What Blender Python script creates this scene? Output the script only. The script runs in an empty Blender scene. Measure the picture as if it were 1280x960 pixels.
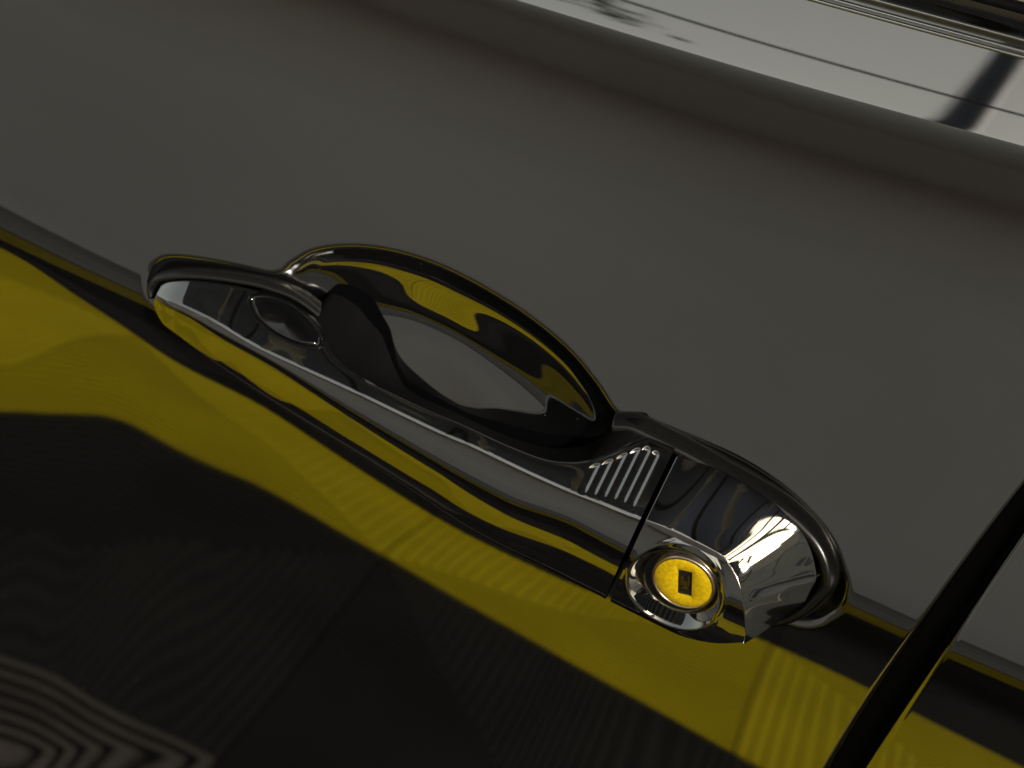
import bpy, bmesh, math, random
import numpy as np
from math import radians as rad

# ------------------------------------------------------------------ camera
sc = bpy.context.scene
COL = sc.collection
psi, pit, roll = rad(8), rad(33), rad(21)
DIST, FPX = 0.70, 2950.0
TGT = np.array([0, 0, .95])
cd = np.array([-np.sin(psi)*np.cos(pit), np.cos(psi)*np.cos(pit), -np.sin(pit)])
_r0 = np.array([np.cos(psi), np.sin(psi), 0.0]); _u0 = np.cross(_r0, cd)
cr = np.cos(roll)*_r0 + np.sin(roll)*_u0
cu = -np.sin(roll)*_r0 + np.cos(roll)*_u0
CAM = TGT - DIST*cd
from mathutils import Matrix, Vector
cam_data = bpy.data.cameras.new('camera')
cam = bpy.data.objects.new('camera', cam_data); COL.objects.link(cam)
M = Matrix.Identity(4)
for i in range(3):
    M[i][0], M[i][1], M[i][2], M[i][3] = cr[i], cu[i], -cd[i], CAM[i]
cam.matrix_world = M
cam_data.sensor_width = 36; cam_data.lens = 36*FPX/1280
cam_data.clip_start = .02; cam_data.clip_end = 500
cam_data.dof.use_dof = True; cam_data.dof.focus_distance = .665; cam_data.dof.aperture_fstop = 18
sc.camera = cam
# ------------------------------------------------------------------ light
SUN_EL, SUN_AZ = rad(37), rad(134)          # azimuth measured from +Y towards +X
w = bpy.data.worlds.new('World'); sc.world = w; w.use_nodes = True
nt = w.node_tree; bg = nt.nodes['Background']
sky = nt.nodes.new('ShaderNodeTexSky'); sky.sky_type = 'NISHITA'; sky.sun_disc = False
sky.sun_elevation = SUN_EL; sky.sun_rotation = SUN_AZ; sky.dust_density = 4; sky.air_density = 1.0
hsv = nt.nodes.new('ShaderNodeHueSaturation'); hsv.inputs['Saturation'].default_value = .55
nt.links.new(sky.outputs[0], hsv.inputs['Color']); tin = nt.nodes.new('ShaderNodeMix'); tin.data_type = 'RGBA'; tin.blend_type = 'MULTIPLY'; tin.inputs[0].default_value = 1; tin.inputs[7].default_value = (1.09, 1.005, .775, 1)
nt.links.new(hsv.outputs[0], tin.inputs[6]); nt.links.new(tin.outputs[2], bg.inputs[0])
bg.inputs[1].default_value = .15
sd = bpy.data.lights.new('sun', 'SUN'); sd.energy = 4.5; sd.angle = rad(1.5); sd.color = (1, .95, .87)
sun = bpy.data.objects.new('sun', sd); COL.objects.link(sun)
sdir = Vector((math.sin(SUN_AZ)*math.cos(SUN_EL), math.cos(SUN_AZ)*math.cos(SUN_EL), math.sin(SUN_EL)))
sun.rotation_euler = sdir.to_track_quat('Z', 'Y').to_euler()
sun.location = sdir*20
vs = sc.view_settings
vs.view_transform = 'Standard'; vs.look = 'None'; vs.exposure = 0.95; vs.gamma = 1; vs.use_curve_mapping = False
sc.cycles.max_bounces = 10; sc.cycles.glossy_bounces = 8; sc.cycles.sample_clamp_indirect = 8

# ------------------------------------------------------------------ numeric helpers
def ray(P):
    P = np.asarray(P, float)
    v = cd + ((P[:, :1]-640)/FPX)*cr - ((P[:, 1:2]-480)/FPX)*cu
    return v/np.linalg.norm(v, axis=1, keepdims=True)

def unproj(P, y):
    """points of the photograph laid onto depth y (metres, towards the car positive) -> x, z above the handle axis"""
    v = ray(P); t = (y-CAM[1])/v[:, 1]
    Q = CAM + t[:, None]*v
    return Q[:, 0], Q[:, 2]-.95

def pchip(x, y, q):
    x = np.asarray(x, float); y = np.asarray(y, float); q = np.asarray(q, float)
    h = np.diff(x); d = np.diff(y)/h; n = len(x)
    m = np.zeros(n)
    for i in range(1, n-1):
        if d[i-1]*d[i] > 0:
            w1, w2 = 2*h[i]+h[i-1], h[i]+2*h[i-1]
            m[i] = (w1+w2)/(w1/d[i-1]+w2/d[i])
    m[0], m[-1] = d[0], d[-1]
    k = np.clip(np.searchsorted(x, q)-1, 0, n-2)
    t = (q-x[k])/h[k]
    lo, hi = q < x[0], q > x[-1]
    r = ((1+2*t)*(1-t)**2*y[k] + t*(1-t)**2*h[k]*m[k] + t*t*(3-2*t)*y[k+1] + t*t*(t-1)*h[k]*m[k+1])
    r = np.where(lo, y[0]+m[0]*(q-x[0]), r); r = np.where(hi, y[-1]+m[-1]*(q-x[-1]), r)
    return r

def pchip_cols(Z, T, z):
    """column-wise pchip: Z, T are (K, N) knots ascending in Z for every column, z is (M, N)"""
    K, N = Z.shape
    h = np.diff(Z, axis=0); d = np.diff(T, axis=0)/h
    m = np.zeros_like(Z)
    for i in range(1, K-1):
        a, b = d[i-1], d[i]
        w1, w2 = 2*h[i]+h[i-1], h[i]+2*h[i-1]
        ok = a*b > 0
        m[i] = np.where(ok, (w1+w2)/(w1/np.where(ok, a, 1)+w2/np.where(ok, b, 1)), 0)
    out = np.zeros_like(z)
    for k in range(K-1):
        s = (z >= Z[k]) & (z <= Z[k+1])
        t = (z-Z[k])/h[k]
        r = ((1+2*t)*(1-t)**2*T[k] + t*(1-t)**2*h[k]*m[k] + t*t*(3-2*t)*T[k+1] + t*t*(t-1)*h[k]*m[k+1])
        out = np.where(s, r, out)
    out = np.where(z < Z[0], T[0], out); out = np.where(z > Z[-1], T[-1], out)
    return out

def refl(x, y, z, tilt):
    """reflected ray of the camera's view at a surface tilted up by tilt; z above the handle axis"""
    P = np.stack([x, y, z+.95], -1); v = P-CAM; v = v/np.linalg.norm(v, axis=-1, keepdims=True)
    n = np.stack([0*tilt, -np.cos(tilt), np.sin(tilt)], -1)
    return v-2*np.sum(v*n, -1, keepdims=True)*n

def tilt_floor(x, y, z, Y):
    """tilt at which the surface mirrors the floor Y metres out from the car"""
    lo = np.full_like(x, -1.0); hi = np.full_like(x, 1.0)
    for _ in range(40):
        mid = .5*(lo+hi); r = refl(x, y, z, mid)
        up = (r[..., 2] >= -1e-3) | (r[..., 1] >= 0)
        hit = -y + (-r[..., 1])*(z+.95)/np.maximum(-r[..., 2], 1e-6)
        far = up | (hit > Y)
        far = np.where(r[..., 1] >= 0, r[..., 2] > 0, far)
        hi = np.where(far, mid, hi); lo = np.where(far, lo, mid)
    return .5*(lo+hi)

def tilt_elev(x, y, z, el):
    """tilt at which the surface mirrors the elevation el (radians)"""
    P = np.stack([x, y, z+.95], -1); v = CAM-P
    ve = np.arctan2(v[..., 2], np.hypot(v[..., 0], v[..., 1]))
    return .5*(ve+el)

def line_x(P, y):
    x, z = unproj(np.array(P, float), y)
    o = np.argsort(x); return x[o], z[o]

def segdist(px, pz, poly, closed=True):
    A = np.asarray(poly); B = np.roll(A, -1, 0)
    if not closed: A, B = A[:-1], B[:-1]
    best = np.full(px.shape, 1e9)
    for (ax, az), (bx, bz) in zip(A, B):
        dx, dz = bx-ax, bz-az; L = dx*dx+dz*dz+1e-18
        t = np.clip(((px-ax)*dx+(pz-az)*dz)/L, 0, 1)
        best = np.minimum(best, (px-ax-t*dx)**2+(pz-az-t*dz)**2)
    return np.sqrt(best)

def inside(px, pz, poly):
    A = np.asarray(poly); B = np.roll(A, -1, 0); c = np.zeros(px.shape, bool)
    for (ax, az), (bx, bz) in zip(A, B):
        if az == bz: continue
        c ^= ((az > pz) != (bz > pz)) & (px < (bx-ax)*(pz-az)/(bz-az)+ax)
    return c

def smooth_closed(P, n):
    P = np.asarray(P, float); out = []
    N = len(P); k = max(2, n//N)
    for i in range(N):
        p0, p1, p2, p3 = P[i-1], P[i], P[(i+1) % N], P[(i+2) % N]
        for t in np.linspace(0, 1, k, endpoint=False):
            out.append(.5*((2*p1)+(-p0+p2)*t+(2*p0-5*p1+4*p2-p3)*t*t+(-p0+3*p1-3*p2+p3)*t**3))
    return np.array(out)

def smooth_open(P, n):
    P = np.asarray(P, float)
    s = np.r_[0, np.cumsum(np.linalg.norm(np.diff(P, axis=0), axis=1))]
    q = np.linspace(0, s[-1], n)
    return np.stack([pchip(s, P[:, i], q) for i in range(P.shape[1])], -1)

def srelu(d, r):
    return np.where(d <= -r, 0, np.where(d >= r, d, (d+r)**3*(3*r-d)/(16*r**3)))

# ------------------------------------------------------------------ materials
def principled(name, col, rough=.5, metal=0, ior=1.5):
    m = bpy.data.materials.new(name); m.use_nodes = True
    b = m.node_tree.nodes['Principled BSDF']
    b.inputs['Base Color'].default_value = (*col, 1); b.inputs['Roughness'].default_value = rough
    b.inputs['Metallic'].default_value = metal; b.inputs['IOR'].default_value = ior
    return m

def add_noise(m, socket, scale, lo, hi, detail=4, lo_col=None, hi_col=None, stretch=(1, 1, 1)):
    t = m.node_tree; b = t.nodes['Principled BSDF']
    tc = t.nodes.new('ShaderNodeTexCoord'); mp = t.nodes.new('ShaderNodeMapping')
    mp.inputs['Scale'].default_value = stretch
    n = t.nodes.new('ShaderNodeTexNoise'); n.inputs['Scale'].default_value = scale; n.inputs['Detail'].default_value = detail
    r = t.nodes.new('ShaderNodeValToRGB')
    r.color_ramp.elements[0].position = .35; r.color_ramp.elements[1].position = .65
    r.color_ramp.elements[0].color = lo_col or (lo, lo, lo, 1); r.color_ramp.elements[1].color = hi_col or (hi, hi, hi, 1)
    t.links.new(tc.outputs['Object'], mp.inputs[0]); t.links.new(mp.outputs[0], n.inputs['Vector'])
    t.links.new(n.outputs[0], r.inputs[0]); t.links.new(r.outputs[0], b.inputs[socket])
    return m

def dusty_paint(name, ior=2.1, rough=.025, spec_scale=520, peel=.0000004):
    """black gloss paint with sparse settled dust specks"""
    m = principled(name, (.002, .002, .0022), rough, 0, ior)
    t = m.node_tree; b = t.nodes['Principled BSDF']
    tc = t.nodes.new('ShaderNodeTexCoord')
    v = t.nodes.new('ShaderNodeTexVoronoi'); v.inputs['Scale'].default_value = spec_scale
    t.links.new(tc.outputs['Object'], v.inputs['Vector'])
    # a speck where the cell's own random value is high and the point is close to the cell's seed
    sep = t.nodes.new('ShaderNodeSeparateColor'); t.links.new(v.outputs['Color'], sep.inputs[0])
    gt = t.nodes.new('ShaderNodeMath'); gt.operation = 'GREATER_THAN'; gt.inputs[1].default_value = .925
    t.links.new(sep.outputs[0], gt.inputs[0])
    rad_ = t.nodes.new('ShaderNodeMath'); rad_.operation = 'MULTIPLY'; rad_.inputs[1].default_value = .13
    t.links.new(sep.outputs[1], rad_.inputs[0])
    lt = t.nodes.new('ShaderNodeMath'); lt.operation = 'LESS_THAN'
    t.links.new(v.outputs['Distance'], lt.inputs[0]); t.links.new(rad_.outputs[0], lt.inputs[1])
    mu = t.nodes.new('ShaderNodeMath'); mu.operation = 'MULTIPLY'
    t.links.new(gt.outputs[0], mu.inputs[0]); t.links.new(lt.outputs[0], mu.inputs[1])
    mix = t.nodes.new('ShaderNodeMix'); mix.data_type = 'RGBA'
    mix.inputs[6].default_value = (.002, .002, .0022, 1); mix.inputs[7].default_value = (.055, .05, .044, 1)
    t.links.new(mu.outputs[0], mix.inputs[0]); t.links.new(mix.outputs[2], b.inputs['Base Color'])
    n = t.nodes.new('ShaderNodeTexNoise'); n.inputs['Scale'].default_value = 260; n.inputs['Detail'].default_value = 1
    t.links.new(tc.outputs['Object'], n.inputs['Vector'])
    n2 = t.nodes.new('ShaderNodeTexNoise'); n2.inputs['Scale'].default_value = 1900; n2.inputs['Detail'].default_value = 1
    t.links.new(tc.outputs['Object'], n2.inputs['Vector'])
    b2 = t.nodes.new('ShaderNodeBump'); b2.inputs['Strength'].default_value = 1.0; b2.inputs['Distance'].default_value = peel*.12
    t.links.new(n2.outputs[0], b2.inputs['Height'])
    bp = t.nodes.new('ShaderNodeBump'); t.links.new(b2.outputs[0], bp.inputs['Normal']); bp.inputs['Strength'].default_value = 1.0; bp.inputs['Distance'].default_value = peel
    t.links.new(n.outputs[0], bp.inputs['Height']); t.links.new(bp.outputs[0], b.inputs['Normal'])
    return m

PAINT = dusty_paint('black_paint', 2.7, .02)
HANDLE = dusty_paint('handle_paint', 2.7, .025, 900)
RUBBER = principled('rubber', (.006, .006, .006), .7)
RUBBER.node_tree.nodes['Principled BSDF'].inputs['Specular IOR Level'].default_value = .15
GASKET = principled('gasket_plastic', (.006, .0057, .0053), .24, 0, 1.5)
BACKSHADE = principled('back_shade_black', (.003, .003, .003), .6, 0, 1.15)  # matte black puts the dark mirrored look behind the bar into the colour
BACKSHADE.node_tree.nodes['Principled BSDF'].inputs['Specular IOR Level'].default_value = .1
CHROME = principled('chrome_trim', (.55, .56, .58), .12, 1)
GLASS = principled('tinted_glass', (.32, .285, .225), .05, 0, 1.5)
YPAINT = add_noise(principled('yellow_disc_paint', (.80, .56, .02), .35), 'Base Color', 900, 0, 0, 5, (.70, .44, .003, 1), (.88, .62, .008, 1))
RIM = principled('disc_rim_metal', (.62, .52, .42), .3, 1)
BRASS = principled('key_slot_brass', (.35, .26, .08), .4, 1)
DARK = principled('slot_black', (.01, .009, .007), .5)
BLACKTILE = add_noise(principled('black_floor_tile', (.03, .03, .03), .55), 'Base Color', 6, 0, 0, 4, (.006, .0056, .005, 1), (.011, .0102, .009, 1))
YELTILE = add_noise(principled('yellow_floor_tile', (.75, .55, .01), .5), 'Base Color', 5, 0, 0, 4, (.23, .179, .0004, 1), (.275, .214, .0005, 1))
for _m in (BLACKTILE, YELTILE):
    _m.node_tree.nodes['Principled BSDF'].inputs['Specular IOR Level'].default_value = .06
CONC = add_noise(principled('concrete', (.3, .29, .27), .8), 'Base Color', 1.5, 0, 0, 6, (.165, .158, .149, 1), (.22, .21, .197, 1))
WALLM = add_noise(principled('grey_render', (.3, .29, .27), .8), 'Base Color', .42, 0, 0, 5, (.66, .61, .60, 1), (.84, .775, .765, 1))
POLEM = principled('pole_paint', (.03, .035, .05), .6)
HALLM = add_noise(principled('beige_cladding', (.5, .46, .38), .8), 'Base Color', 1, 0, 0, 4, (.46, .43, .36, 1), (.55, .51, .43, 1))
DKGLASS = principled('hall_glass', (.03, .035, .045), .1)
FASCIA = principled('grey_fascia', (.62, .585, .56), .7)
SKYBLOCK = add_noise(principled('slate_sky_blocker', (.16, .17, .2), .6), 'Base Color', 3, 0, 0, 4, (.16, .19, .29, 1), (.24, .28, .40, 1))
DKWIN = principled('dark_band', (.28, .28, .25), .7)
WHITE = principled('white_steel', (.8, .8, .8), .4)
CABLE = principled('black_cable', (.01, .01, .01), .5)
BARK = add_noise(principled('bark', (.1, .08, .06), .9), 'Base Color', 12, 0, 0, 5, (.06, .045, .035, 1), (.14, .11, .085, 1))
LEAF = principled('leaf_green', (.06, .09, .03), .6)

# ------------------------------------------------------------------ object helpers
def mesh_obj(name, V, F, mat, parent=None, smooth=True):
    me = bpy.data.meshes.new(name)
    V = np.asarray(V, np.float32)
    if isinstance(F, np.ndarray):
        n = len(F); k = F.shape[1]
        me.vertices.add(len(V)); me.vertices.foreach_set('co', V.ravel())
        me.loops.add(n*k); me.loops.foreach_set('vertex_index', F.astype(np.int32).ravel())
        me.polygons.add(n); me.polygons.foreach_set('loop_start', np.arange(0, n*k, k, dtype=np.int32))
        me.update(calc_edges=True)
    else:
        me.from_pydata([tuple(map(float, v)) for v in V], [], F)
    me.polygons.foreach_set('use_smooth', np.full(len(me.polygons), smooth))
    me.materials.append(mat); me.update(); me.validate()
    o = bpy.data.objects.new(name, me); COL.objects.link(o)
    if parent: o.parent = parent
    return o

def gridf(R, Cn, wrap=False, flip=False):
    i = np.arange(R-1)[:, None]; j = np.arange(Cn if wrap else Cn-1)[None]
    a = i*Cn+j; b = i*Cn+(j+1) % Cn; c = (i+1)*Cn+(j+1) % Cn; d = (i+1)*Cn+j
    f = np.stack([a, b, c, d], -1).reshape(-1, 4)
    return f[:, ::-1].copy() if flip else f

def tag(o, label=None, cat=None, group=None, kind=None):
    for k, v in (('label', label), ('category', cat), ('group', group), ('kind', kind)):
        if v: o[k] = v
    return o

def boxes(name, L, mat, parent=None):
    """one mesh out of boxes (x0,x1,y0,y1,z0,z1)"""
    V, F = [], []
    for x0, x1, y0, y1, z0, z1 in L:
        b = len(V)
        V += [(x, y, z) for z in (z0, z1) for y in (y0, y1) for x in (x0, x1)]
        F += [[b+i for i in f] for f in ((0, 2, 3, 1), (4, 5, 7, 6), (0, 1, 5, 4), (2, 6, 7, 3), (0, 4, 6, 2), (1, 3, 7, 5))]
    return mesh_obj(name, V, F, mat, parent, False)

def tube(name, P, r, mat, parent=None, seg=10, ry=None, up=None):
    P = np.asarray(P, float); n = len(P)
    r = np.broadcast_to(r, (n,)); T = np.gradient(P, axis=0); T /= np.linalg.norm(T, axis=1, keepdims=True)
    U = np.array(up if up is not None else (0, 0, 1.0))
    A = np.cross(T, U); A /= np.linalg.norm(A, axis=1, keepdims=True)+1e-9; B = np.cross(A, T)
    a = np.linspace(0, 2*np.pi, seg, endpoint=False)
    ryv = r if ry is None else np.broadcast_to(ry, (n,))
    V = P[:, None] + A[:, None]*(np.cos(a)[None, :, None]*r[:, None, None]) + B[:, None]*(np.sin(a)[None, :, None]*ryv[:, None, None])
    F = gridf(n, seg, True)
    F = [list(map(int, f)) for f in F] + [list(range(seg))[::-1], [int((n-1)*seg+k) for k in range(seg)]]
    return mesh_obj(name, V.reshape(-1, 3), F, mat, parent)

CARO = bpy.data.objects.new('car', None); COL.objects.link(CARO)
CARO.location = (0, 0, 0)
tag(CARO, 'glossy black car side with curved pull handle and round yellow key lock', 'car')

# ------------------------------------------------------------------ door skin
# floor seen in the paint, metres out from the car: black tiles, yellow row, black rows, yellow row, concrete, wall
Y3, Y2, Y1B, Y1 = 1.2, 1.6, 2.4, 2.8
PL = {
 'L1': [(-300, 140), (0, 284), (100, 336), (185, 372), (400, 470), (700, 605), (900, 690), (1060, 752), (1140, 795), (1183, 812), (1280, 852), (1500, 950)],
 'L1b': [(-300, 156), (0, 300), (100, 347), (160, 372), (195, 388), (400, 484), (700, 617), (900, 702), (1060, 763), (1140, 805), (1183, 822), (1280, 862), (1500, 960)],
 'L2': [(-300, 175), (-60, 280), (22, 318), (75, 357), (150, 406), (225, 457), (311, 498), (375, 539), (480, 607), (590, 672), (720, 733), (930, 790), (1095, 865), (1130, 885), (1235, 937), (1500, 1070)],
 'L3': [(-300, 470), (0, 510), (60, 513), (130, 523), (185, 545), (300, 600), (450, 682), (640, 787), (950, 960), (1300, 1150)],
 'S1': [(200, -135), (660, 0), (800, 43), (960, 92), (1120, 135), (1280, 178), (1600, 265)],
 'W1': [(200, -250), (1010, 0), (1280, 72), (1600, 160)],
}
xs = np.r_[np.linspace(-.75, -.23, 60), np.linspace(-.23, .20, 716)[1:], np.linspace(.20, .7, 50)[1:]]

def lines_at(X, ysurf):
    out = {}
    for k, P in PL.items():
        P = np.array(P, float)
        x, z = unproj(P, ysurf.get(k, 0.))
        o = np.argsort(x)
        x, z = x[o], z[o]
        q = np.clip(X, x[0], x[-1])
        o_ = pchip(x, z, np.linspace(x[0], x[-1], 600))
        kx = (x[-1]-x[0])/599; sg = {'S1': .03, 'W1': .03, 'L1': .02, 'L1b': .02}.get(k, .007)/kx
        ker = np.exp(-.5*(np.arange(-int(3*sg), int(3*sg)+1)/sg)**2); ker /= ker.sum(); n_ = len(ker)//2
        pad_ = np.r_[2*o_[0]-o_[1:n_+1][::-1], o_, 2*o_[-1]-o_[-n_-1:-1][::-1]]
        out[k] = np.interp(q, np.linspace(x[0], x[-1], 600), np.convolve(pad_, ker, 'valid'))
    return out

def door_profile(X):
    """knot heights and tilts for columns X; returns (Z, T) with K rows"""
    yk = {'L1': 0., 'L1b': 0., 'L2': 0., 'L3': 0., 'S1': .028, 'W1': .05}
    yv = {}
    for it in range(4):
        Ls = lines_at(X, yk)
        L1, L1b, L2, L3, S1, W1 = (Ls[k] for k in ('L1', 'L1b', 'L2', 'L3', 'S1', 'W1'))
        L1b = np.minimum(L1b, L1-.0012); L2 = np.minimum(L2, L1b-.002); L3 = np.minimum(L3, L2-.012)
        Yv = lambda k, z: yv[k] if k in yv else np.zeros_like(X)
        tf = lambda k, z, Y: tilt_floor(X, Yv(k, z), z, Y)
        te = lambda k, z, e: tilt_elev(X, Yv(k, z), z, rad(e))
        K = [
          ('b0', np.full_like(X, -.55), None, rad(-13)),
          ('b1', np.full_like(X, -.40), None, rad(-11)),
          ('b2', np.full_like(X, -.25), 'f', .62),
          ('b3', np.full_like(X, -.138), 'f', .96),
          ('L3', L3, 'f', Y3),
          ('L2', L2, 'f', Y2),
          ('L1b', L1b, 'f', Y1B),
          ('L1', L1, 'f', Y1),
          ('u1', L1+.004, 'e', -9.),
          ('u2', L1+.014, 'e', -2.),
          ('u3', L1+.6*(S1-L1), 'e', 7.),
          ('s0', S1-.029, 'e', 18.5),
          ('s00', S1-.015, 'e', 22.3),
          ('s01', S1-.0065, 'e', 24.6),
          ('s1', S1-.0010, 'e', 26.4),
          ('S1', S1+.0004, 'e', 30.5),
          ('s2', S1+.004, 'e', 33.),
          ('w0', np.maximum(W1, S1+.010), 'e', 42.),
          ('w00', np.maximum(W1, S1+.010)+.0040, 'e', 44.),
          ('w1', np.maximum(W1, S1+.010)+.0058, 'e', 64.),
          ('w2', np.maximum(W1, S1+.010)+.0088, 'e', 125.),
        ]
        Z = np.stack([k[1] for k in K])
        T = np.stack([tf(k[0], k[1], k[3]) if k[2] == 'f' else te(k[0], k[1], k[3]) if k[2] == 'e' else np.full_like(X, k[3]) for k in K])
        # integrate tilt -> depth y(z), y=0 at L1
        n = 900
        zz = np.linspace(0, 1, n)[:, None]*(Z[-1]-Z[0])[None]+Z[0][None]
        tt = pchip_cols(Z, T, zz)
        s = np.tan(np.clip(tt, -1.3, 1.3))
        dz = zz[1]-zz[0]
        y = np.vstack([np.zeros((1, len(X))), np.cumsum(.5*(s[1:]+s[:-1])*dz, 0)])
        def samp(zq):
            u = (zq-Z[0])/(Z[-1]-Z[0])*(n-1); i = np.clip(u.astype(int), 0, n-2); f = u-i; j = np.arange(len(X))
            return y[i, j]*(1-f)+y[i+1, j]*f
        y = y - samp(L1)[None]
        yv = {k[0]: samp(k[1]) for k in K}
        for k in ('L1', 'L1b', 'L2', 'L3', 'S1', 'W1'):
            kk = 'w0' if k == 'W1' else k
            yk[k] = np.interp(lineX[k], X, yv[kk])
    return Z, T, yv, Ls

lineX = {}
for k, P in PL.items():
    x, z = unproj(np.array(P, float), 0.); lineX[k] = x
Z, T, YV, LS = door_profile(xs)

def door_y(xq, zq):
    """depth of the smooth door skin (no recess) at arbitrary points: built on a fine table"""
    return table_lookup(xq, zq)
_zt = np.r_[np.linspace(-.55, -.25, 60), np.linspace(-.25, .20, 1500)[1:]]
_tt = pchip_cols(Z, T, np.repeat(_zt[:, None], len(xs), 1))
_s = np.tan(np.clip(_tt, -1.3, 1.3)); _dz = np.diff(_zt)[:, None]
_yt = np.vstack([np.zeros((1, len(xs))), np.cumsum(.5*(_s[1:]+_s[:-1])*_dz, 0)])
_ref = np.array([np.interp(LS['L1'][j], _zt, _yt[:, j]) for j in range(len(xs))])
_yt = _yt-_ref[None]

def table_lookup(xq, zq):
    i = np.clip(np.searchsorted(xs, xq)-1, 0, len(xs)-2); fx = np.clip((xq-xs[i])/(xs[i+1]-xs[i]), 0, 1)
    j = np.clip(np.searchsorted(_zt, zq)-1, 0, len(_zt)-2); fz = (zq-_zt[j])/(_zt[j+1]-_zt[j])
    a = _yt[j, i]*(1-fx)+_yt[j, i+1]*fx; b = _yt[j+1, i]*(1-fx)+_yt[j+1, i+1]*fx
    return a*(1-fz)+b*fz

def on_door(P, off=0.):
    """photograph points laid on the door skin, off metres proud of it"""
    P = np.array(P, float); y = np.zeros(len(P))
    for _ in range(8):
        x, z = unproj(P, y); y = door_y(x, z)-off
    return x, z, y

# recess outlines
MOAT = [(186, 368), (184, 350), (191, 333), (210, 324), (250, 327), (300, 336), (342, 344), (364, 330), (390, 316), (430, 310), (480, 314), (540, 331), (600, 360), (660, 398), (710, 440), (745, 482), (771, 519), (800, 525), (860, 548), (930, 580), (990, 622), (1035, 672), (1053, 715), (1056, 742), (1042, 766), (1000, 778), (900, 740), (700, 650), (500, 545), (330, 455), (240, 405), (205, 385)]
mx, mz, _ = on_door(MOAT)
moat = smooth_closed(np.stack([mx, mz], -1), 256)
CUP = [(345, 350), (364, 331), (390, 316), (430, 310), (480, 314), (540, 331), (600, 360), (660, 398), (710, 440), (745, 482), (768, 525), (772, 580), (757, 645), (720, 684), (660, 672), (560, 618), (450, 553), (385, 503), (345, 425)]
cx_, cz_, _ = on_door(CUP)
cup = smooth_closed(np.stack([cx_, cz_], -1), 216)
CC = np.array([.004, -.036])
lx_, lz_, _ = on_door([(345, 400), (362, 450), (385, 500), (450, 550), (560, 614), (660, 668), (722, 680), (758, 640), (774, 575)])
cuplow = smooth_open(np.stack([lx_, lz_], -1), 60)
_dk = np.array([0, 1.5, 4, 7.5, 17, 20.5, 24, 28, 34, 45, 60])*1e-3
_dg = np.linspace(0, .06, 400); _sg = pchip(_dk, [1.25, .85, .41, .315, .235, .155, .05, -.02, -.08, -.12, -.15], _dg)
_db = np.r_[0, np.cumsum(.5*(_sg[1:]+_sg[:-1])*np.diff(_dg))]
_ca = np.arctan2(cup[:, 1]-CC[1], cup[:, 0]-CC[0]); _cr = np.hypot(cup[:, 0]-CC[0], cup[:, 1]-CC[1])
_o = np.argsort(_ca); _ca, _cr = _ca[_o], _cr[_o]
_ca = np.r_[_ca[-1]-2*np.pi, _ca, _ca[0]+2*np.pi]; _cr = np.r_[_cr[-1], _cr, _cr[0]]

CUPD = .0095
def recess(x, z):
    d = np.zeros_like(x)
    b = (x > -.125) & (x < .125) & (z > -.06) & (z < .045)
    X, Zq = x[b], z[b]
    sdm = np.where(inside(X, Zq, moat), 1, -1)*segdist(X, Zq, moat)
    r = .0022
    dm = srelu(sdm, r); dm = .0038*(1-np.exp(-dm/.0038*1.15))
    a = np.arctan2(Zq-CC[1], X-CC[0]); R_ = np.interp(a, _ca, _cr); rho = np.hypot(X-CC[0], Zq-CC[1])
    dc = srelu((R_-rho)*.92-.0022, .0022)
    fx_ = np.clip((X+.035)/.075, 0, 1); fx_ = 1+.6*fx_*fx_*(3-2*fx_)
    dcup = np.interp(dc*fx_, _dg, _db)/fx_
    sl_ = np.clip((X+.081)/.014, 0, 1); dcup = dcup*sl_*sl_*(3-2*sl_)
    lc = 1.15*srelu(segdist(X, Zq, cuplow, False), .002)
    k_ = .0022; hm = np.clip(.5+.5*(lc-dcup)/k_, 0, 1)
    dcup = np.where(inside(X, Zq, cup), lc*(1-hm)+dcup*hm-k_*hm*(1-hm), 0); dcup = np.maximum(dcup, 0)
    d[b] = (dm**4+dcup**4)**.25
    return d

# the gap between the two doors
gx1, gz1, _ = on_door([(1330, 545), (1280, 617), (1212, 700), (1145, 787), (1100, 858), (1042, 960), (985, 1060)])
gx2, gz2, _ = on_door([(1330, 590), (1280, 664), (1235, 735), (1188, 803), (1130, 880), (1078, 960), (1020, 1060)])
def edge1(z): return np.polyval(np.polyfit(gz1, gx1, 2), np.clip(z, -.12, .08))
def edge2(z): return np.polyval(np.polyfit(gz2, gx2, 2), np.clip(z, -.12, .08))

zg = np.r_[np.linspace(-.55, -.25, 40), np.linspace(-.25, .075, 560)[1:]]
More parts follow.
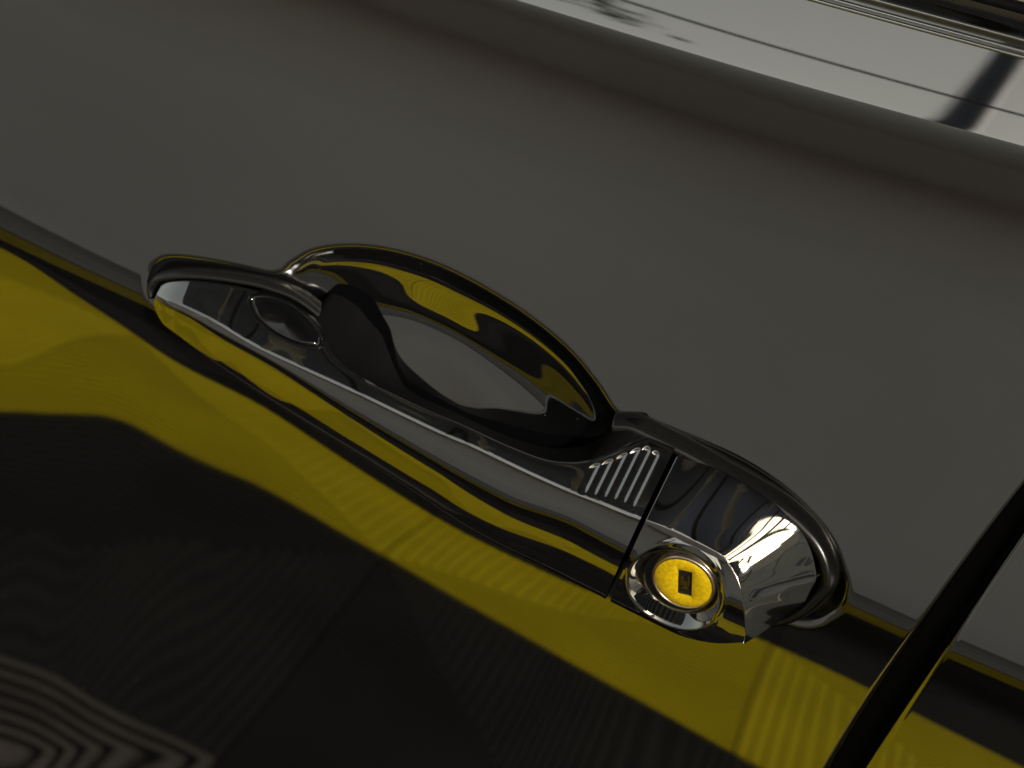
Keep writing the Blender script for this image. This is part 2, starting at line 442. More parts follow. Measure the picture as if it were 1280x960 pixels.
# above: dense rows that follow the shoulder line column by column
def door_sheet(name, u0, edge, side, res, parent):
    """side -1: sheet ends at edge on its right; +1: starts at edge on its left"""
    rows_low = zg; n_up = 190
    Zr = []
    ucols = res
    S1c = lambda X: np.interp(X, xs, LS['S1']); Wc = lambda X: np.interp(X, xs, np.maximum(LS['W1'], LS['S1']+.010)+.0088)
    Xg = []; Zg = []
    for k, z in enumerate(rows_low):
        e = edge(np.array([z]))[0]
        Xg.append(e+(ucols)); Zg.append(np.full(len(ucols), z))
    e = edge(np.array([.075]))[0]; X = e+ucols
    s1, wt = S1c(X), Wc(X)
    tseg = np.r_[np.linspace(0, 1, 70)[1:]*.9]
    for t in tseg: Zg.append(.075+t*(s1-.006-.075)/.9); Xg.append(X)
    for t in np.linspace(0, 1, 70)[1:]: Zg.append(s1-.006+t*.010); Xg.append(X)
    for t in np.linspace(0, 1, 70)[1:]: Zg.append(s1+.004+t*(wt-s1-.004)); Xg.append(X)
    Xg = np.array(Xg); Zg = np.array(Zg)
    Y = door_y(Xg.ravel(), Zg.ravel()).reshape(Xg.shape)
    Y = Y + recess(Xg.ravel(), Zg.ravel()).reshape(Xg.shape)
    # rolled edge along the gap
    e = np.abs(ucols)[None]; r = .0024
    Y = Y + np.where(e < r, r-np.sqrt(np.maximum(r*r-(r-e)**2, 0)), 0)
    # return flange into the gap
    flY = Y[:, -1:] if side < 0 else Y[:, :1]; flX = Xg[:, -1:] if side < 0 else Xg[:, :1]; flZ = Zg[:, -1:] if side < 0 else Zg[:, :1]
    ext = [.004, .012, .022]
    exX = np.hstack([flX-side*0 for _ in ext]); exY = np.hstack([flY+q for q in ext]); exZ = np.hstack([flZ for _ in ext])
    if side < 0: Xg, Y, Zg = np.hstack([Xg, exX]), np.hstack([Y, exY]), np.hstack([Zg, exZ])
    else: Xg, Y, Zg = np.hstack([exX[:, ::-1], Xg]), np.hstack([exY[:, ::-1], Y]), np.hstack([exZ[:, ::-1], Zg])
    V = np.stack([Xg, Y, Zg+.95], -1)
    return mesh_obj(name, V.reshape(-1, 3), gridf(*Xg.shape), PAINT, parent)

fine = np.r_[np.linspace(-.89, -.36, 50), np.linspace(-.36, -.004, 620)[1:], np.linspace(-.004, 0, 24)[1:]]
front_door = door_sheet('front_door', None, edge1, -1, fine, CARO)
finer = np.r_[np.linspace(0, .004, 24), np.linspace(.004, .07, 120)[1:], np.linspace(.07, .5, 40)[1:]]
rear_door = door_sheet('rear_door', None, edge2, +1, finer, CARO)

# black rubber deep in the gap
zz = np.linspace(-.55, .15, 80)
x1, x2 = edge1(zz)-.006, edge2(zz)+.006
yb = door_y(.5*(x1+x2), zz)+.021
tt_ = np.linspace(0, 1, 9)
V = np.stack([x1[:, None]+(x2-x1)[:, None]*tt_, yb[:, None]-.004*np.sin(np.pi*tt_)[None]+0*x1[:, None], np.repeat(zz[:, None], 9, 1)+.95], -1)
mesh_obj('door_seal', V.reshape(-1, 3), gridf(80, 9), RUBBER, CARO)

# ------------------------------------------------------------------ grip bar
GL = {
 'crest': [(190.5, 369), (192, 362), (197, 356), (207, 352), (254, 351), (316, 361), (360, 375), (395, 404), (407, 430), (420, 452), (440, 468), (484, 490), (534, 513), (596, 540), (640, 560), (677, 574), (715, 579), (740, 576), (765, 567), (799, 549), (815, 543)],
 'bevel': [(190.7, 371), (195, 370), (235, 387), (269, 404), (316, 432), (379, 462), (440, 490), (549, 542), (596, 562), (659, 592), (706, 613), (752, 631), (784, 644), (800, 650)],
 'L1h': [(190.8, 372.5), (197, 376), (240, 396), (330, 446), (440, 514), (502, 551), (565, 588), (627, 621), (720, 656), (773, 684), (800, 697)],
 'Yu': [(190.9, 374), (199, 381), (238, 402), (330, 456), (440, 526), (534, 585), (627, 641), (720, 682), (756, 701), (790, 717)],
 'Yl': [(191, 377), (197, 391), (208, 405), (225, 418), (330, 489), (440, 554), (518, 601), (590, 644), (720, 696), (757, 714), (780, 726)],
 'bot': [(191.2, 379), (198, 396), (210, 411), (228, 425), (330, 497), (440, 566), (518, 616), (590, 663), (720, 729), (752, 745), (775, 758)],
 'back': [(190, 369), (300, 350), (366, 372), (382, 364), (400, 360), (418, 361), (436, 367), (452, 378), (466, 395), (478, 415), (486, 435), (494, 457), (508, 483), (543, 503), (581, 521), (627, 542), (671, 556), (709, 559), (734, 555), (752, 545), (765, 530), (790, 520), (815, 525)],  # hump near the pivot is added as the recess's dark mirrored patch
}
xg = np.r_[-.1118+.012*(1-np.cos(np.linspace(0, np.pi/2, 70))), np.linspace(-.0998, .0518, 460)[1:]]
def ybev(x): return pchip([-.114, -.111, -.105, -.095, -.08, -.05, -.02, .02, .06, .11], [-.0035, -.0052, -.0075, -.0092, -.0108, -.0130, -.0145, -.0162, -.0170, -.0172], x)

def backy(yc, X):
    m = np.clip((-.022-X)/.018, 0, 1); m = m*m*(3-2*m)
    return np.minimum(yc+.013+.006*m, .004+.0045*m)

def grip_sections(X):
    yk = {k: ybev(unproj(np.array(P, float), -.02)[0]) for k, P in GL.items()}
    yv = None
    for it in range(16):
        z = {}; lx = {}
        for k, P in GL.items():
            x, zz_ = unproj(np.array(P, float), yk[k]); o = np.argsort(x)
            lx[k] = x
            z[k] = pchip(x[o], zz_[o], np.clip(X, x[o][0], x[o][-1]))
        zb = z['bevel']
        zc = np.maximum(z['crest'], zb+.0008)
        zl = np.minimum(z['L1h'], zb-.0005); zu = np.minimum(z['Yu'], zl-.0006); zy = np.minimum(z['Yl'], zu-.0008); ze = np.minimum(z['bot'], zy-.0012)
        yb = ybev(X)
        if yv is None: yv = {k: yb for k in GL}
        w = np.clip((zc-zb), .0008, None)
        K = [(ze, np.full_like(X, rad(-62))), (ze+.25*(zy-ze), np.full_like(X, rad(-32))),
             (zy, tilt_floor(X, yv['Yl'], zy, Y3)), (zu, tilt_floor(X, yv['Yu'], zu, Y2)), (zl, tilt_floor(X, yv['L1h'], zl, Y1)),
             (zl+.25*(zb-zl), tilt_elev(X, yb, zl, rad(-3.))), (zb-.12*(zb-zl), tilt_elev(X, yb, zb, rad(19.))),
             (zb, tilt_elev(X, yb, zb, rad(26.))), (zb+np.minimum(.0009, .3*w), tilt_elev(X, yb, zb, rad(52.))), (zb+.75*w, np.full_like(X, rad(47))),
             (zc-.06*w, np.full_like(X, rad(53))), (zc, np.full_like(X, rad(80)))]
        Zk = np.stack([k[0] for k in K]); Tk = np.stack([k[1] for k in K])
        t1 = np.linspace(0, 1, 130)[:, None]; t2 = np.linspace(0, 1, 90)[1:, None]
        zz_ = np.vstack([ze+t1*(zb-ze), zb+t2*(zc-zb)])
        s = np.tan(np.clip(pchip_cols(Zk, Tk, zz_), -1.4, 1.4)); dz = np.diff(zz_, axis=0)
        y = np.vstack([0*X[None], np.cumsum(.5*(s[1:]+s[:-1])*dz, 0)])
        y = y-y[129][None]+yb[None]
        def samp(zq): return np.array([np.interp(zq[j], zz_[:, j], y[:, j]) for j in range(len(X))])
        yv = {'crest': y[-1], 'bevel': yb, 'L1h': samp(zl), 'Yu': samp(zu), 'Yl': samp(zy), 'bot': y[0]}
        ybk = np.where(X < -.047, .010, backy(y[-1], X)); yv['back'] = ybk
        for k in GL: yk[k] = .6*yk[k]+.4*np.interp(lx[k], X, yv[k])
    return zz_, y, z, yv, zc, ze, (Zk, Tk)

gz, gy, gl, gyv, gzc, gze, gknots = grip_sections(xg)
print('grip crest y', np.round(gyv['crest'][::40]*1000, 1), 'bot y', np.round(gyv['bot'][::40]*1000, 1))
# grooves shaped into the bevel's wide end, standing in for mirrored arches
fx = np.repeat(xg[None], len(gz), 0)
frac = (gz-gl['bevel'][None])/np.maximum(gzc-gl['bevel'], .001)[None]
dist_top = (gzc[None]-gz)
mirror_groove = 0
w_r = np.maximum(gzc-gl['bevel'], .001)[None]
for k in range(6):
    c = .0330+.0029*k
    zt, zb_ = gl['bevel'][None]+.86*w_r-.0008, gl['bevel'][None]+.12*w_r+.0008
    dd = np.where(gz > zt, np.hypot(fx-c, (gz-zt)), np.where(gz < zb_, np.hypot(fx-c, gz-zb_), np.abs(fx-c)))
    mirror_groove = mirror_groove+np.where(w_r > .004, np.clip(1-(dd/.00135)**2, 0, 1)**1.3*.0009, 0)
gy = gy+mirror_groove
# back of the bar, with the added dark hump at the pivot end
nb = 50
bt = np.linspace(0, 1, nb+2)[1:-1][:, None]
free = np.full(len(xg), True)
wr = np.clip((xg-.0385)/.008, 0, 1); wr = wr*wr*(3-2*wr)
wl_ = np.clip((-.062-xg)/.007, 0, 1); wl_ = wl_*wl_*(3-2*wl_)
zbk = gl['back']*(1-wl_)+(gzc-.006)*wl_; ybk = backy(gy[-1], xg)*(1-wl_)+.010*wl_
zbk = zbk*(1-wr)+(gzc-.003)*wr; ybk = ybk*(1-wr)+.009*wr
P0 = np.stack([gzc, gy[-1]]); P1 = np.stack([zbk, ybk]); P3 = np.stack([gze, gy[0]])
P2 = np.stack([gze+.35*(zbk-gze), np.where(free, np.minimum(ybk+.002, .004), .004)])
ctrl = np.stack([P0, P0*.5+P1*.5, P1*.96+P0*.04, P1*.88+P2*.12, P2, P2*.45+P3*.55+np.stack([0*gze, .004+0*gze]), P3], 0)
tk = np.array([0, .2, .38, .48, .75, .9, 1.])
bz = np.stack([np.array([np.interp(bt[:, 0], tk, ctrl[:, 0, j]) for j in range(len(xg))])], 0)[0].T
by = np.array([np.interp(bt[:, 0], tk, ctrl[:, 1, j]) for j in range(len(xg))]).T
secz = np.vstack([gz, bz]); secy = np.vstack([gy, by])
V = np.stack([np.repeat(xg[None], len(secz), 0), secy, secz+.95], -1).transpose(1, 0, 2)   # (stations, profile, 3)
ns, npf = V.shape[:2]
Fg = gridf(ns, npf, True, True)
Vv = V.reshape(-1, 3)
capv = V[-1].copy(); tipv = V[0].copy()
allV = np.vstack([Vv, capv, capv.mean(0)[None], tipv, tipv.mean(0)[None]])
c0 = len(Vv); t0 = c0+npf+1
caps = [[c0+k, c0+(k+1) % npf, c0+npf] for k in range(npf)] + [[t0+(k+1) % npf, t0+k, t0+npf] for k in range(npf)]
handle = mesh_obj('door_handle', allV, [list(map(int, f)) for f in Fg]+caps, HANDLE, CARO)

handle.data.materials.append(BACKSHADE)
mi = np.zeros(len(handle.data.polygons), np.int32); jj = np.arange(ns-1)[:, None]*npf+np.arange(npf)[None]
mi[jj[:, len(gz):].ravel()] = 1; mi[len(Fg):] = 1
handle.data.polygons.foreach_set('material_index', mi)

# thumb pad let into the bevel at the pivot end
def grip_y(xq, zq):
    i = np.clip(np.searchsorted(xg, xq)-1, 0, len(xg)-2); out = np.zeros_like(xq)
    for n_, (j, zz_) in enumerate(zip(i, zq)):
        f = (xq[n_]-xg[j])/(xg[j+1]-xg[j])
        out[n_] = np.interp(zz_, gz[:, j], gy[:, j])*(1-f)+np.interp(zz_, gz[:, j+1], gy[:, j+1])*f
    return out
PADP = [(311, 368), (332, 364), (362, 375), (389, 396), (404, 417), (406, 431), (397, 436), (370, 430), (340, 415), (317, 395), (309, 379)]
P = np.array(PADP, float); y = np.full(len(P), -.015)
for _ in range(30):
    x, z = unproj(P, y); y = .5*y+.5*grip_y(x, z)
pad = smooth_closed(np.stack([x, z], -1), 120); pc = pad.mean(0)
rr = np.r_[np.linspace(0, .82, 14), np.linspace(.82, .9, 6)[1:], np.linspace(.9, 1.0, 8)[1:]]
PX = pc[0]+rr[:, None]*(pad[:, 0]-pc[0])[None]; PZ = pc[1]+rr[:, None]*(pad[:, 1]-pc[1])[None]
off = np.interp(rr, [0, .80, .84, .88, .94, 1.0], [.0014, .0009, .0002, .0009, .0011, -.0008])
PY = grip_y(PX.ravel(), PZ.ravel()).reshape(PX.shape)-off[:, None]
PADM = dusty_paint('thumb_pad_plastic', 1.7, .08, 900)
mesh_obj('thumb_pad', np.stack([PX, PY, PZ+.95], -1).reshape(-1, 3), gridf(*PX.shape, True, True), PADM, handle)

# ------------------------------------------------------------------ gaskets
def gasket(P, wid, hgt, name='gasket', taper=False):
    x, z, y = on_door(P, hgt*.5)
    Q = smooth_open(np.stack([x, y, z+.95], -1), 140)
    Q[:, 1] = door_y(Q[:, 0], Q[:, 2]-.95)-.0005
    tp = np.clip((1-np.linspace(0, 1, 140))/.12, 0, 1)**.5 if taper else np.ones(140)
    return tube(name, Q, wid*np.maximum(tp, .05), GASKET, handle, 20, hgt*np.maximum(tp, .05), up=(0, -1, 0))
gasket([(191, 372), (190, 358), (197, 349), (216, 344), (254, 344), (291, 348), (332, 356), (366, 368), (397, 389), (413, 412), (415, 430), (409, 443), (401, 452)], .0015, .0034, taper=True)
gasket([(766, 531), (795, 534), (845, 558), (907, 591), (970, 628), (1011, 664), (1033, 702), (1034, 731), (1014, 753), (986, 769), (950, 776)], .0028, .0058)

# ------------------------------------------------------------------ lock cover
zK, tK = gknots
Fz = gz[:130, -1]; Fy = gy[:130, -1]
def face_y(x, z):
    zsh = z - (-.06)*(x-.052)*.35
    y = np.interp(zsh, Fz, Fy); y = np.where(zsh > Fz[-1], Fy[-1]+(zsh-Fz[-1])*np.tan(rad(18)), y); y = np.where(zsh < Fz[0], Fy[0]-(zsh-Fz[0])*1.2, y)
    return y + 1.1*(x-.06)**2*(x > .06)
x_, z_ = unproj(np.array([(845, 566), (900, 588), (960, 623), (1001, 661), (1019, 698), (1021, 724), (1010, 743), (985, 760), (938, 785)], float), np.array([-.001]*5+[-.0015, -.003, -.005, -.011]))
TOP = np.stack([x_, z_], -1)
x_, z_ = unproj(np.array([(800, 648), (850, 667), (895, 690), (920, 716), (932, 745), (936, 785)], float), -.0162)
RID = np.stack([x_, z_], -1)
RID[0, 0] = .045
x_, z_ = unproj(np.array([(757, 748), (800, 768), (850, 782), (900, 788), (936, 786)], float), -.0125)
BOT = np.stack([x_, z_], -1)
print('TOP', np.round(TOP*1000, 1).tolist()); print('RID', np.round(RID*1000, 1).tolist()); print('BOT', np.round(BOT*1000, 1).tolist())
XL = .0534
TOPs = smooth_open(np.vstack([[XL, TOP[0, 1]-.0006], TOP[TOP[:, 0] > XL+.001]]), 220)
RIDs = smooth_open(RID, 160)
BOTs = smooth_open(np.vstack([[XL, np.interp(XL, BOT[:, 0], BOT[:, 1])], BOT[BOT[:, 0] > XL+.002]]), 90)
end = .5*(TOPs[-1]+BOTs[-1]); TOPs[-1] = end; BOTs[-1] = end
ridpoly = np.vstack([RIDs, [RIDs[-1, 0], -.08], [.0, -.08], [.0, RIDs[0, 1]]])
left = np.stack([np.full(60, XL), np.linspace(BOTs[0, 1], np.interp(XL, RIDs[:, 0], RIDs[:, 1])-.0002, 62)[1:-1]], -1)
outl = np.vstack([TOPs, BOTs[::-1][1:], left])
# the lock's place on the face
dx_, dz_ = unproj(np.array([(852, 728.)]), -.0145); DC = np.array([dx_[0], dz_[0]])
rx_, rz_ = unproj(np.array([(848.5, 728.)]), -.0165); RC = np.array([rx_[0], rz_[0]])
print('disc', DC*1000, 'ring', RC*1000)
fy0 = face_y(RC[:1], RC[1:])[0]
ftilt = rad(-4); dtilt = rad(-7)

def lock_y(x, z):
    F = face_y(x, z)
    # flat land around the keyhole
    rr_ = np.hypot(x-RC[0], (z-RC[1])*1.03)
    plane = fy0+.0004+np.tan(ftilt)*(z-RC[1])
    sdr = np.where(inside(x, z, ridpoly), -1, 1)*segdist(x, z, RIDs, False)
    do = segdist(x, z, TOPs, False)
    t = do/np.maximum(do+sdr, 1e-6); t = np.where(sdr < -do*.9, 10, t)
    yo = pchip([0, .6, .85, 1.], [-.0015, -.0020, -.0035, -.011], np.clip((TOPs[0, 1]-z)/(TOPs[0, 1]-TOPs[-1, 1]), 0, 1))
    e = .06
    g = np.where(t < 1-e, t, np.where(t > 1+e, 1, t-(t-1+e)**2/(4*e)))
    y = yo+(F-yo)*(g**.84)
    # dish and its lip
    lip = .0003*np.exp(-((rr_-.0149)/.0006)**2)
    k = np.clip((.0146-rr_)/.0038, 0, 1); k = (np.sqrt(k*k+.01)-.1+k*(.1-(np.sqrt(1.01)-1)))/1.0
    blend = np.clip((.0150-rr_)/.0045, 0, 1); blend = blend*blend*(3-2*blend)
    y = y*(1-blend)+plane*blend
    return y-lip+k*.0048

N = len(outl); cen = np.array([RC[0], RC[1]])
sR = np.linspace(0, 1, len(TOPs)); sI = np.linspace(0, 1, len(RIDs))
mid = outl.copy()
rs = RIDs.copy(); rs[:, 0] = np.maximum(rs[:, 0], XL)
i0 = int(np.argmax(RIDs[:, 0] > XL)); rs = smooth_open(rs[i0:], len(TOPs)); rs[-1] = end
mid[:len(TOPs)] = rs
NT = len(TOPs); nA = 70
tA = 1-(1-np.linspace(0, 1, nA))**1.4; tB = np.linspace(0, 1, 170)[1:]**1.25
def face_full(x, z):
    F = face_y(x, z)
    rr_ = np.hypot(x-RC[0], (z-RC[1])*1.03)
    plane = fy0+np.tan(ftilt)*(z-RC[1])
    k = np.clip((.0146-rr_)/.0038, 0, 1)
    k = (np.sqrt(k*k+.01)-.1+k*(.1-(np.sqrt(1.01)-1)))
    blend = np.clip((.0150-rr_)/.0045, 0, 1); blend = blend*blend*(3-2*blend)
    return F*(1-blend)+plane*blend-.00014*np.exp(-((rr_-.0149)/.0006)**2)+k*.0048
ymid = face_full(mid[:, 0], mid[:, 1])
dropT = np.clip((TOPs[0, 1]-TOPs[:, 1])/(TOPs[0, 1]-TOPs[-1, 1]), 0, 1)
yo = ymid.copy(); yo[:NT] = pchip([0, .6, .85, 1.], [-.0015, -.0020, -.0035, -.011], dropT)
fade = np.zeros(N); fade[:NT] = 1-np.linspace(0, 1, NT)**6
yo = ymid+(yo-ymid)*np.where(np.arange(N) < NT, np.maximum(fade, 0), 0)
AX = outl[:, 0]+tA[:, None]*(mid[:, 0]-outl[:, 0]); AZ = outl[:, 1]+tA[:, None]*(mid[:, 1]-outl[:, 1])
AY = yo+(tA[:, None]**.97)*(ymid-yo)
BX = mid[:, 0]+tB[:, None]*(cen[0]-mid[:, 0]); BZ = mid[:, 1]+tB[:, None]*(cen[1]-mid[:, 1]); BY = face_full(BX, BZ)
LX = np.vstack([AX, BX]); LZ = np.vstack([AZ, BZ]); LYv = np.vstack([AY, BY])
for _ in range(14):
    q = slice(nA-9, nA+8); q0 = slice(nA-10, nA+7); q1 = slice(nA-8, nA+9)
    for A_ in (LX, LZ, LYv): A_[q] = .5*A_[q]+.25*(A_[q0]+A_[q1])
LX, LZ, LYv = LX[::-1], LZ[::-1], LYv[::-1]
# rounded outer edge, then a skirt back to the door
skX, skY, skZ = [LX], [LYv], [LZ]
V = np.stack([LX, LYv, LZ+.95], -1).reshape(-1, 3)
sk = np.stack([outl[:, 0], LYv[-1], outl[:, 1]+.95], -1)
sk2 = sk.copy(); sk2[:, 1] = .012
for _k, _c in ((0, RC[0]), (2, RC[1]+.95)): sk2[:, _k] = np.where(np.abs(sk2[:, 0]-XL) < 1e-6, sk2[:, _k], _c+(sk2[:, _k]-_c)*.80)
F1 = gridf(len(LX), N, True, False); F2 = gridf(2, N, True, False)+len(V)
lock_cover = mesh_obj('lock_cover', np.vstack([V, sk, sk2]), np.vstack([F1, F2]), HANDLE, handle)

# lock disc: turned yellow face with a bare rim, standing in the dish
nrm = np.array([0, -np.cos(dtilt), np.sin(dtilt)]); ax1 = np.array([1., 0, 0]); ax2 = np.cross(nrm, ax1); ax2 = -ax2 if ax2[2] < 0 else ax2
base = np.array([RC[0]+.0013, fy0+.0004, RC[1]+.0008+.95])-nrm*.0058
def lathe(name, prof, mat, seg=96):
    a = np.linspace(0, 2*np.pi, seg, endpoint=False)
    V = np.array([base+nrm*h+(ax1*np.cos(t)+ax2*np.sin(t))*r for r, h in prof for t in a])
    return mesh_obj(name, V, gridf(len(prof), seg, True), mat, handle)
RD = .0096
lathe('lock_rim', [(RD+.0002, -.001), (RD+.0002, .0022), (RD+.0001, .0027), (RD-.0003, .0030), (RD-.0007, .0030), (RD-.0007, .0020)], RIM)
# face with a slot cut through it
sx, sz = unproj(np.array([(849, 710.), (866, 717.), (863, 747.), (848, 741.)]), -.0145)
print('slot', np.round((sx-DC[0])*1000, 1), np.round((sz-DC[1])*1000, 1))
SL = np.stack([sx-RC[0], (sz-RC[1])], -1)
sc_ = SL.mean(0); ang = math.atan2(*( (SL[0]+SL[1]-SL[2]-SL[3])[[1, 0]]))-math.pi/2
hw, hh = .0022, .0047
def slot_pt(u, v): return np.array([.0004+u*math.cos(ang)-v*math.sin(ang), .0002+u*math.sin(ang)+v*math.cos(ang)])
inner = []
for (a_, b_) in (((hw, -hh), (hw, hh)), ((hw, hh), (-hw, hh)), ((-hw, hh), (-hw, -hh)), ((-hw, -hh), (hw, -hh))):
    for t in np.linspace(0, 1, 24, endpoint=False): inner.append(slot_pt(a_[0]+(b_[0]-a_[0])*t, a_[1]+(b_[1]-a_[1])*t))
inner = np.array(inner); ia = np.arctan2(inner[:, 1], inner[:, 0])
RF = RD-.0006
outer = np.stack([np.cos(ia), np.sin(ia)], -1)*RF
def onface(p, h): return base+nrm*h+ax1*p[0]+ax2*p[1]
rows = []
for t, h in ((0, .0022), (0, .0028), (.02, .0029), (.5, .00305), (.93, .0029), (1, .0024)):
    rows.append([onface(inner[i]+(outer[i]-inner[i])*t, h) for i in range(len(inner))])
rows = np.array(rows)
mesh_obj('lock_disc', rows.reshape(-1, 3), gridf(*rows.shape[:2], True), YPAINT, handle)
handle.children[-1]['label'] = 'yellow key disc'
# key slot: dark floor and worn brass shutters
def face_box(name, L, mat):
    V, F = [], []
    for u0, u1, v0, v1, h0, h1 in L:
        b = len(V)
        V += [onface(slot_pt(u, v), h) for h in (h0, h1) for v in (v0, v1) for u in (u0, u1)]
        F += [[b+i for i in f] for f in ((0, 2, 3, 1), (4, 5, 7, 6), (0, 1, 5, 4), (2, 6, 7, 3), (0, 4, 6, 2), (1, 3, 7, 5))]
    return mesh_obj(name, V, F, mat, handle, False)
face_box('key_slot', [(-hw*1.2, hw*1.2, -hh*1.2, hh*1.2, .0002, .0022)], DARK)
face_box('slot_shutter', [(-.0014, -.0006, -.0012, .0022, .0022, .0025), (-.0004, .0006, -.0022, .0006, .0022, .00245), (.0008, .0014, -.0010, .0028, .0022, .0026), (-.0012, .0012, -.0023, -.0018, .0022, .00265)], BRASS)

# ------------------------------------------------------------------ window edge
Xw = np.linspace(-.75, .62, 160); Ww = np.interp(Xw, xs, np.maximum(LS['W1'], LS['S1']+.010)+.0088)
Yw = door_y(Xw, Ww)
W0 = Ww-.0088
trim = None
for dz_, r_ in ((0., .0008), (.0013, .0008), (.0040, .0006)):
    zq = W0+dz_; Q = np.stack([Xw, door_y(Xw, zq)+r_*.55, zq+.95], -1)
    o = tube('window_trim' if trim is None else 'trim_bead', Q, r_, CHROME, trim or CARO, 12)
    trim = trim or o
tube('window_seal', np.stack([Xw, Yw+.003, Ww+.95+.0006], -1), .0018, RUBBER, CARO, 14)
V = np.stack([np.stack([Xw, Yw+.006+.10*t*1.0, Ww+.95+.32*t], -1) for t in np.linspace(.002, 1, 12)])
mesh_obj('window_glass', V.reshape(-1, 3), gridf(12, 160), GLASS, CARO)

# ------------------------------------------------------------------ floor and surroundings
floor = boxes('floor', [(-14, 14, -14, 4, -.05, -.02)], CONC); floor['kind'] = 'structure'
TS = .4; npitch = 22; p_ = TS/npitch
def tile_mesh(name, depth, fill, mat, npitch):
    p_ = TS/npitch
    bm_V, bm_F = [], []
    def add_box(x0, x1, y0, y1, z0, z1):
        b = len(bm_V)
        bm_V.extend([(x, y, z) for z in (z0, z1) for y in (y0, y1) for x in (x0, x1)])
        bm_F.extend([[b+i for i in f] for f in ((4, 5, 7, 6), (0, 1, 5, 4), (2, 6, 7, 3), (0, 4, 6, 2), (1, 3, 7, 5))])
    add_box(-.1985, .1985, -.1985, .1985, -.02, -depth)
    for k in range(npitch):
        a = -.198+k*p_
        # nested right angles: one arm along x, one along y, meeting on the diagonal
        add_box(a, .198, a+.0005, a+p_*fill, -depth, 0)
        add_box(a, a+p_*fill, a+p_*fill, .198, -depth, 0)
    me = bpy.data.meshes.new(name); me.from_pydata(bm_V, [], bm_F); me.materials.append(mat); me.update()
    return me
PALETILE = add_noise(principled('pale_floor_tile', (.1, .09, .08), .6), 'Base Color', 9, 0, 0, 4, (.035, .03, .026, 1), (.07, .061, .053, 1))  # lighter brown variant, used for one tile
PALETILE.node_tree.nodes['Principled BSDF'].inputs['Specular IOR Level'].default_value = .06
tile_me = {}
for nm, mt, dp, fl, npt in (('black', BLACKTILE, .0036, .64, 34), ('yellow', YELTILE, .0024, .72, 26), ('dusty', PALETILE, .0115, .52, 22)):
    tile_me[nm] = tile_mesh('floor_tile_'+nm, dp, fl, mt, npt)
rng = random.Random(4)
XBLACK = -1.3
for j in range(7):
    for i in range(-11, 8):
        y = -(j*TS+.2); x = i*TS-.05
        yel = (j == 3) or (j == 6) or x < (XBLACK if j > 3 else -.8)
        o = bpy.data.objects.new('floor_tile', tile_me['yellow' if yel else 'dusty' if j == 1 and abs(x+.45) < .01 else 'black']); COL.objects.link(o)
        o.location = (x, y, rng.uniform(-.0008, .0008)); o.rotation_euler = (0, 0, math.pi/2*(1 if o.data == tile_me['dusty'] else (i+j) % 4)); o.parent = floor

boxes('drain_channel', [(-14, 14, -2.93, -2.802, -.03, -.012)], DARK, floor)
wall = boxes('workshop_wall', [(-12, 14, -6.6, -6.3, -.03, 4.15)], WALLM)
tag(wall, 'plain grey wall reflected softly in the upper door panel', 'wall')
boxes('added_eave', [(-12, 14, -6.6, -5.5, 3.58, 3.66)], WALLM, wall)  # overhang added so its soft shade darkens the top of the wall
ag = np.linspace(-np.pi/2, np.pi/2, 15); gx_ = np.array([-12., 14.])
V = np.array([(x, -5.5+.16*np.cos(t), 3.71+.15*np.sin(t)) for x in gx_ for t in ag])
mesh_obj('added_gutter', V, gridf(2, 15), FASCIA, wall)  # rounded strip added so its shading fades from bright top to dark underside

# overhead line, frame and trees: seen only as reflections in the paint
XC = np.linspace(-9, 9, 60)
cb = tube('overhead_cable', np.stack([XC, 0*XC-5.0, 4.55+.004*(XC)**2], -1), .018, CABLE, None, 8)
tag(cb, 'thin black overhead cable mirrored along the shoulder', 'cable')
fr = bpy.data.objects.new('canopy_frame', None); COL.objects.link(fr)
tag(fr, 'white steel canopy frame mirrored on the lock cover', 'canopy')
boxes('sky_blocker', [(-3.2, 13, -2.35, 2.6, 3.68, 3.72)], SKYBLOCK, fr)  # unseen sheet added overhead to darken the sky mirrored in the handle
for k in range(21):
    x = -1.4+.32*k
    yy = np.linspace(-2.3, -.1, 14)
    tube('rafter', np.stack([0*yy+x, yy, 3.35+.25*np.sin((yy+2.3)/2.2*np.pi)], -1), (.045 if k % 2 == 0 else .03), WHITE if k % 2 == 0 else CABLE, fr, 8)
    if k % 2 == 0:
        for y0 in (-1.75, -.75):
            a = np.linspace(0, np.pi, 7)
            tube('joint', np.stack([0*a+x, y0-.07*np.cos(a), 0*a+3.35+.25*np.sin((y0+2.3)/2.2*np.pi)], -1), .02+.08*np.sin(a), WHITE, fr, 10)
for y0 in (-2.3, -.1):
    xx = np.linspace(-1.6, 5.2, 12)
    tube('purlin', np.stack([xx, 0*xx+y0, 0*xx+3.33], -1), .03, WHITE, fr, 8)
for x0 in (-1.6, 5.2):
    tube('post', np.array([(x0, -2.3, -.02), (x0, -2.3, 1.5), (x0, -2.3, 3.33)]), .04, WHITE, fr, 10, up=(0, 1, 0))

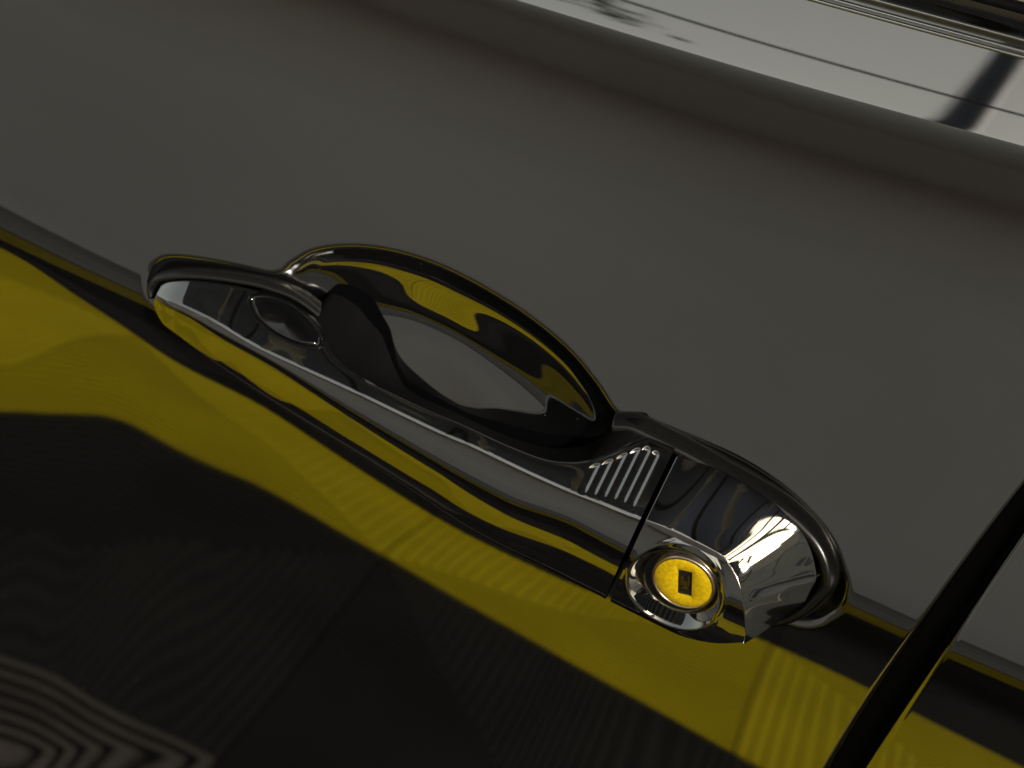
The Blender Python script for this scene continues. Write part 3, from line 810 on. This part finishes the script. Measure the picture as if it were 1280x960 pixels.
def make_tree(loc, lean, h, seed, nl, label):
    rg = np.random.default_rng(seed)
    root = bpy.data.objects.new('bare_tree', None); COL.objects.link(root); tag(root, label, 'tree')
    VV, FF = [], []
    def limb(p0, p1, r0, r1, seg=7, n=6):
        t = np.linspace(0, 1, n)[:, None]; P = p0*(1-t)+p1*t + rg.normal(0, .03, (n, 3))*np.sin(t*np.pi)*np.linalg.norm(p1-p0)
        T_ = np.gradient(P, axis=0); T_ /= np.linalg.norm(T_, axis=1, keepdims=True)
        A = np.cross(T_, [.3, .9, .2]); A /= np.linalg.norm(A, axis=1, keepdims=True); B = np.cross(A, T_)
        a = np.linspace(0, 2*np.pi, seg, endpoint=False); r = (r0+(r1-r0)*t)[:, :, None]
        V = P[:, None]+(A[:, None]*np.cos(a)[None, :, None]+B[:, None]*np.sin(a)[None, :, None])*r
        b = len(VV); VV.extend(V.reshape(-1, 3).tolist()); FF.extend((gridf(n, seg, True)+b).tolist())
        return P
    p0 = np.array(loc, float); p1 = p0+np.array([lean, 0, h])
    tips = []
    P = limb(p0, p1, .22, .09)
    for k in range(nl):
        q = P[2+k % 4]; d = np.array([rg.normal(0, 1), rg.normal(0, .6), abs(rg.normal(.7, .4))]); d /= np.linalg.norm(d)
        e = q+d*h*.17; L = limb(q, e, .06, .02); tips.append(e)
        for m in range(3):
            d2 = d+rg.normal(0, .6, 3); e2 = L[3]+d2/np.linalg.norm(d2)*h*.09; limb(L[3], e2, .025, .008, 5, 4); tips.append(e2)
    mesh_obj('trunk', np.array(VV), FF, BARK, root)
    LV, LF = [], []
    for e in tips:
        for _ in range(25):
            c = e+rg.normal(0, .16, 3); u = rg.normal(0, .04, 3); v_ = rg.normal(0, .04, 3); b = len(LV)
            LV += [(c-u).tolist(), (c+v_).tolist(), (c+u).tolist(), (c-v_).tolist()]; LF.append([b, b+1, b+2, b+3])
    mesh_obj('crown', np.array(LV), LF, LEAF, root, False)
make_tree((-6.1, -16.5, 0), .2, 10.8, 8, 6, 'bare tree behind the grey wall mirrored at the far end of the shoulder')
pl = tube('utility_pole', np.array([(-.15, -9.5, -.02), (-.775, -9.5, 4), (-1.40, -9.5, 8), (-1.94, -9.5, 11.5)]), .11, POLEM, None, 14, up=(0, 1, 0))
tag(pl, 'dark utility pole mirrored as a streak at the shoulder end', 'pole')
hall = boxes('added_hall', [(4.302, 8.598, -8.3, -7.2, -.02, 5.55), (3.2, 4.3, -8.3, -7.1, -.02, 9.0), (8.6, 24, -8.3, -7.1, -.02, 10.0)], HALLM)  # blocks added and sized to keep bright sky off the lock cover
tag(hall, 'beige hall mirrored at the lock cover end, added and sized to block bright sky', 'building')
for k in range(8):
    o = boxes('window', [(3.9+1.6*k, 5.0+1.6*k, -7.2, -7.05, 3.4, 5.2)], DKGLASS, hall)
    boxes('sill', [(3.85+1.6*k, 5.05+1.6*k, -7.2, -7.08, 3.3, 3.4)], WHITE, o)
